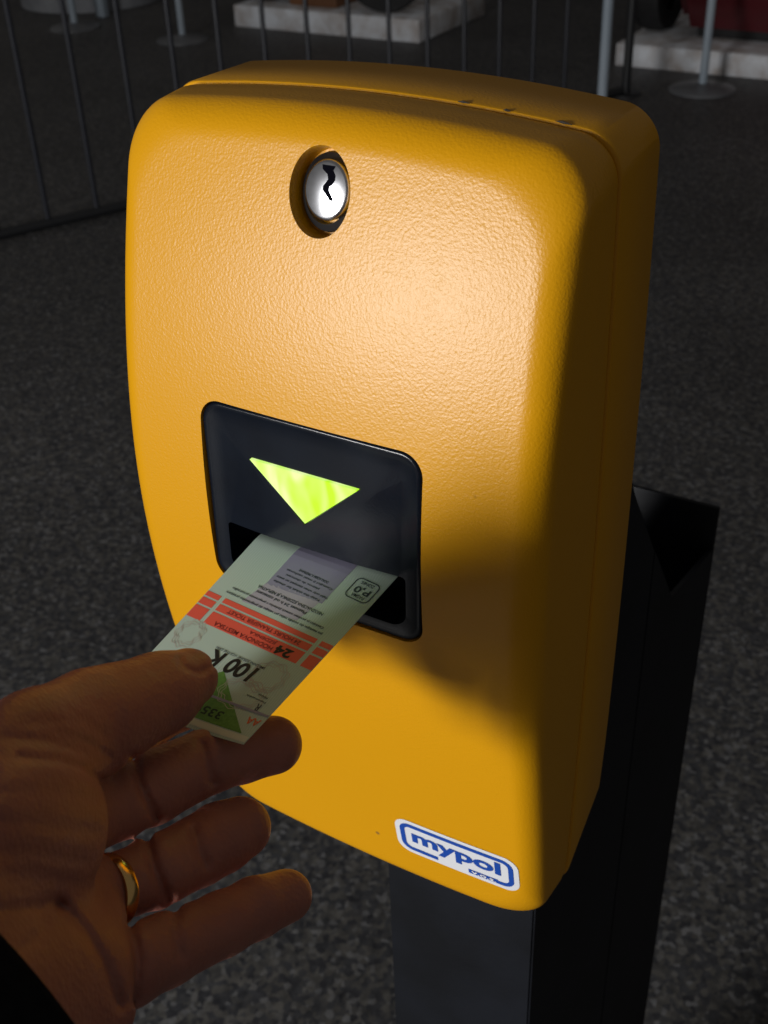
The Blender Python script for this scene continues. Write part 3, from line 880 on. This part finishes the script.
# brown box
bm = bmesh.new(); add_box(bm, -3.98, -3.66, 5.62, 6.2, .1185, .95, .01)
o = finish(bm, 'wooden_box', M['brown'], None, angle=30); tag(o, 'brown wooden box standing on the left white platform', 'box')
def tyre(x, y, z0, R, w, label, rot):
    e = Matrix.Translation((x, y, z0+R)) @ Matrix.Rotation(rot, 4, 'Z') @ Matrix.Rotation(math.pi/2, 4, 'X')
    bm = bmesh.new()
    add_lathe(bm, [(R*.55, -w/2), (R*.80, -w/2*1.05), (R*.95, -w/2), (R, -w/4), (R, w/4), (R*.95, w/2), (R*.80, w/2*1.05), (R*.55, w/2)], e, 40, closed=True)
    t = finish(bm, 'tyre', M['rubber'], None); tag(t, label, 'tyre', 'black tyres on the white platforms')
    bm = bmesh.new()
    add_lathe(bm, [(R*.545, -w*.2), (R*.545, w*.2), (R*.2, w*.3), (.02, w*.3)], e, 32)
    finish(bm, 'rim', M['disc'], t)
    return t
tyre(-3.35, 5.66, .119, .24, .16, 'black tyre standing at the right end of the left white platform', math.radians(15))
tyre(-4.20, 5.72, .119, .19, .12, 'black tyre standing left of the brown wooden box', math.radians(8))
tyre(-1.85, 5.80, .106, .22, .13, 'black tyre standing left of the dark red machine', math.radians(88))
# dark red machine: rounded body on a dark skid
mach = empty('red_machine', (-.8, 6.0, .106)); tag(mach, 'dark red rounded machine body standing on the right white platform', 'machine')
bm = bmesh.new()
pf = []
for k in range(13): a = math.pi*k/12; pf.append((6.02-.46*math.cos(a)*1.0, .50+.40*math.sin(a)))
pf += [(6.48, .30), (6.40, .16), (5.66, .16), (5.56, .30)]
add_prism(bm, pf, 0, -1.69, .10)
bmesh.ops.bevel(bm, geom=[e for e in bm.edges if abs(e.verts[0].co.x-e.verts[1].co.x) < .01], offset=.05, segments=4, affect='EDGES')
finish(bm, 'body', M['red'], mach, angle=40)
bm = bmesh.new(); add_box(bm, -1.62, .02, 5.72, 6.34, .1065, .165, .004)
finish(bm, 'skid', M['rubber'], mach)
# curved grey rim at the far left
bm = bmesh.new()
add_lathe(bm, [(.40, 0), (.46, 0), (.46, .075), (.45, .085), (.41, .085), (.40, .075)], Matrix.Translation((-5.72, 5.86, 0)), 64, closed=True)
o = finish(bm, 'round_planter_rim', noisy('grey_concrete', (.20, .21, .23), (.27, .28, .30), 10, rough=.7), None); tag(o, 'curved grey rim on the floor at the far left behind the fence', 'rim')
bm = bmesh.new(); add_box(bm, -5.30, -5.23, 5.42, 5.47, 0, .7, .004)
o = finish(bm, 'upright_board', M['pole'], None); tag(o, 'narrow pale upright board beside the curved grey rim', 'board')
# dark wall far behind
bm = bmesh.new(); add_box(bm, -14, 8, 12.0, 12.2, 0, 4.0)
o = finish(bm, 'wall_back', simple('dark_wall', (.05, .05, .055), .8), None, smooth=False); tag(o, kind='structure')

# ------------------------------------------------------------------ light
def area(name, loc, target, sx, sy, power, col):
    l = bpy.data.lights.new(name, 'AREA'); l.shape = 'RECTANGLE'; l.size = sx; l.size_y = sy; l.energy = power; l.color = col
    o = bpy.data.objects.new(name, l); C.objects.link(o); o.location = loc
    o.rotation_euler = (Vector(target)-Vector(loc)).to_track_quat('-Z', 'Y').to_euler()
    return o
T0 = Vector((0, -.05, ZB))
Ld = Vector((-.37, -.93, .064)).normalized()
area('daylight_doorway', T0 + Ld*4.5, T0, 1.3, 1.1, 188, (1.0, .985, .97))
w = bpy.data.worlds.new('world'); bpy.context.scene.world = w; w.use_nodes = True
bg = w.node_tree.nodes['Background']; bg.inputs['Color'].default_value = (1.0, .95, .90, 1); bg.inputs['Strength'].default_value = .080
sc = bpy.context.scene
sc.view_settings.view_transform = 'Standard'; sc.view_settings.look = 'None'
sc.view_settings.exposure = 0; sc.view_settings.gamma = 1; sc.view_settings.use_curve_mapping = False
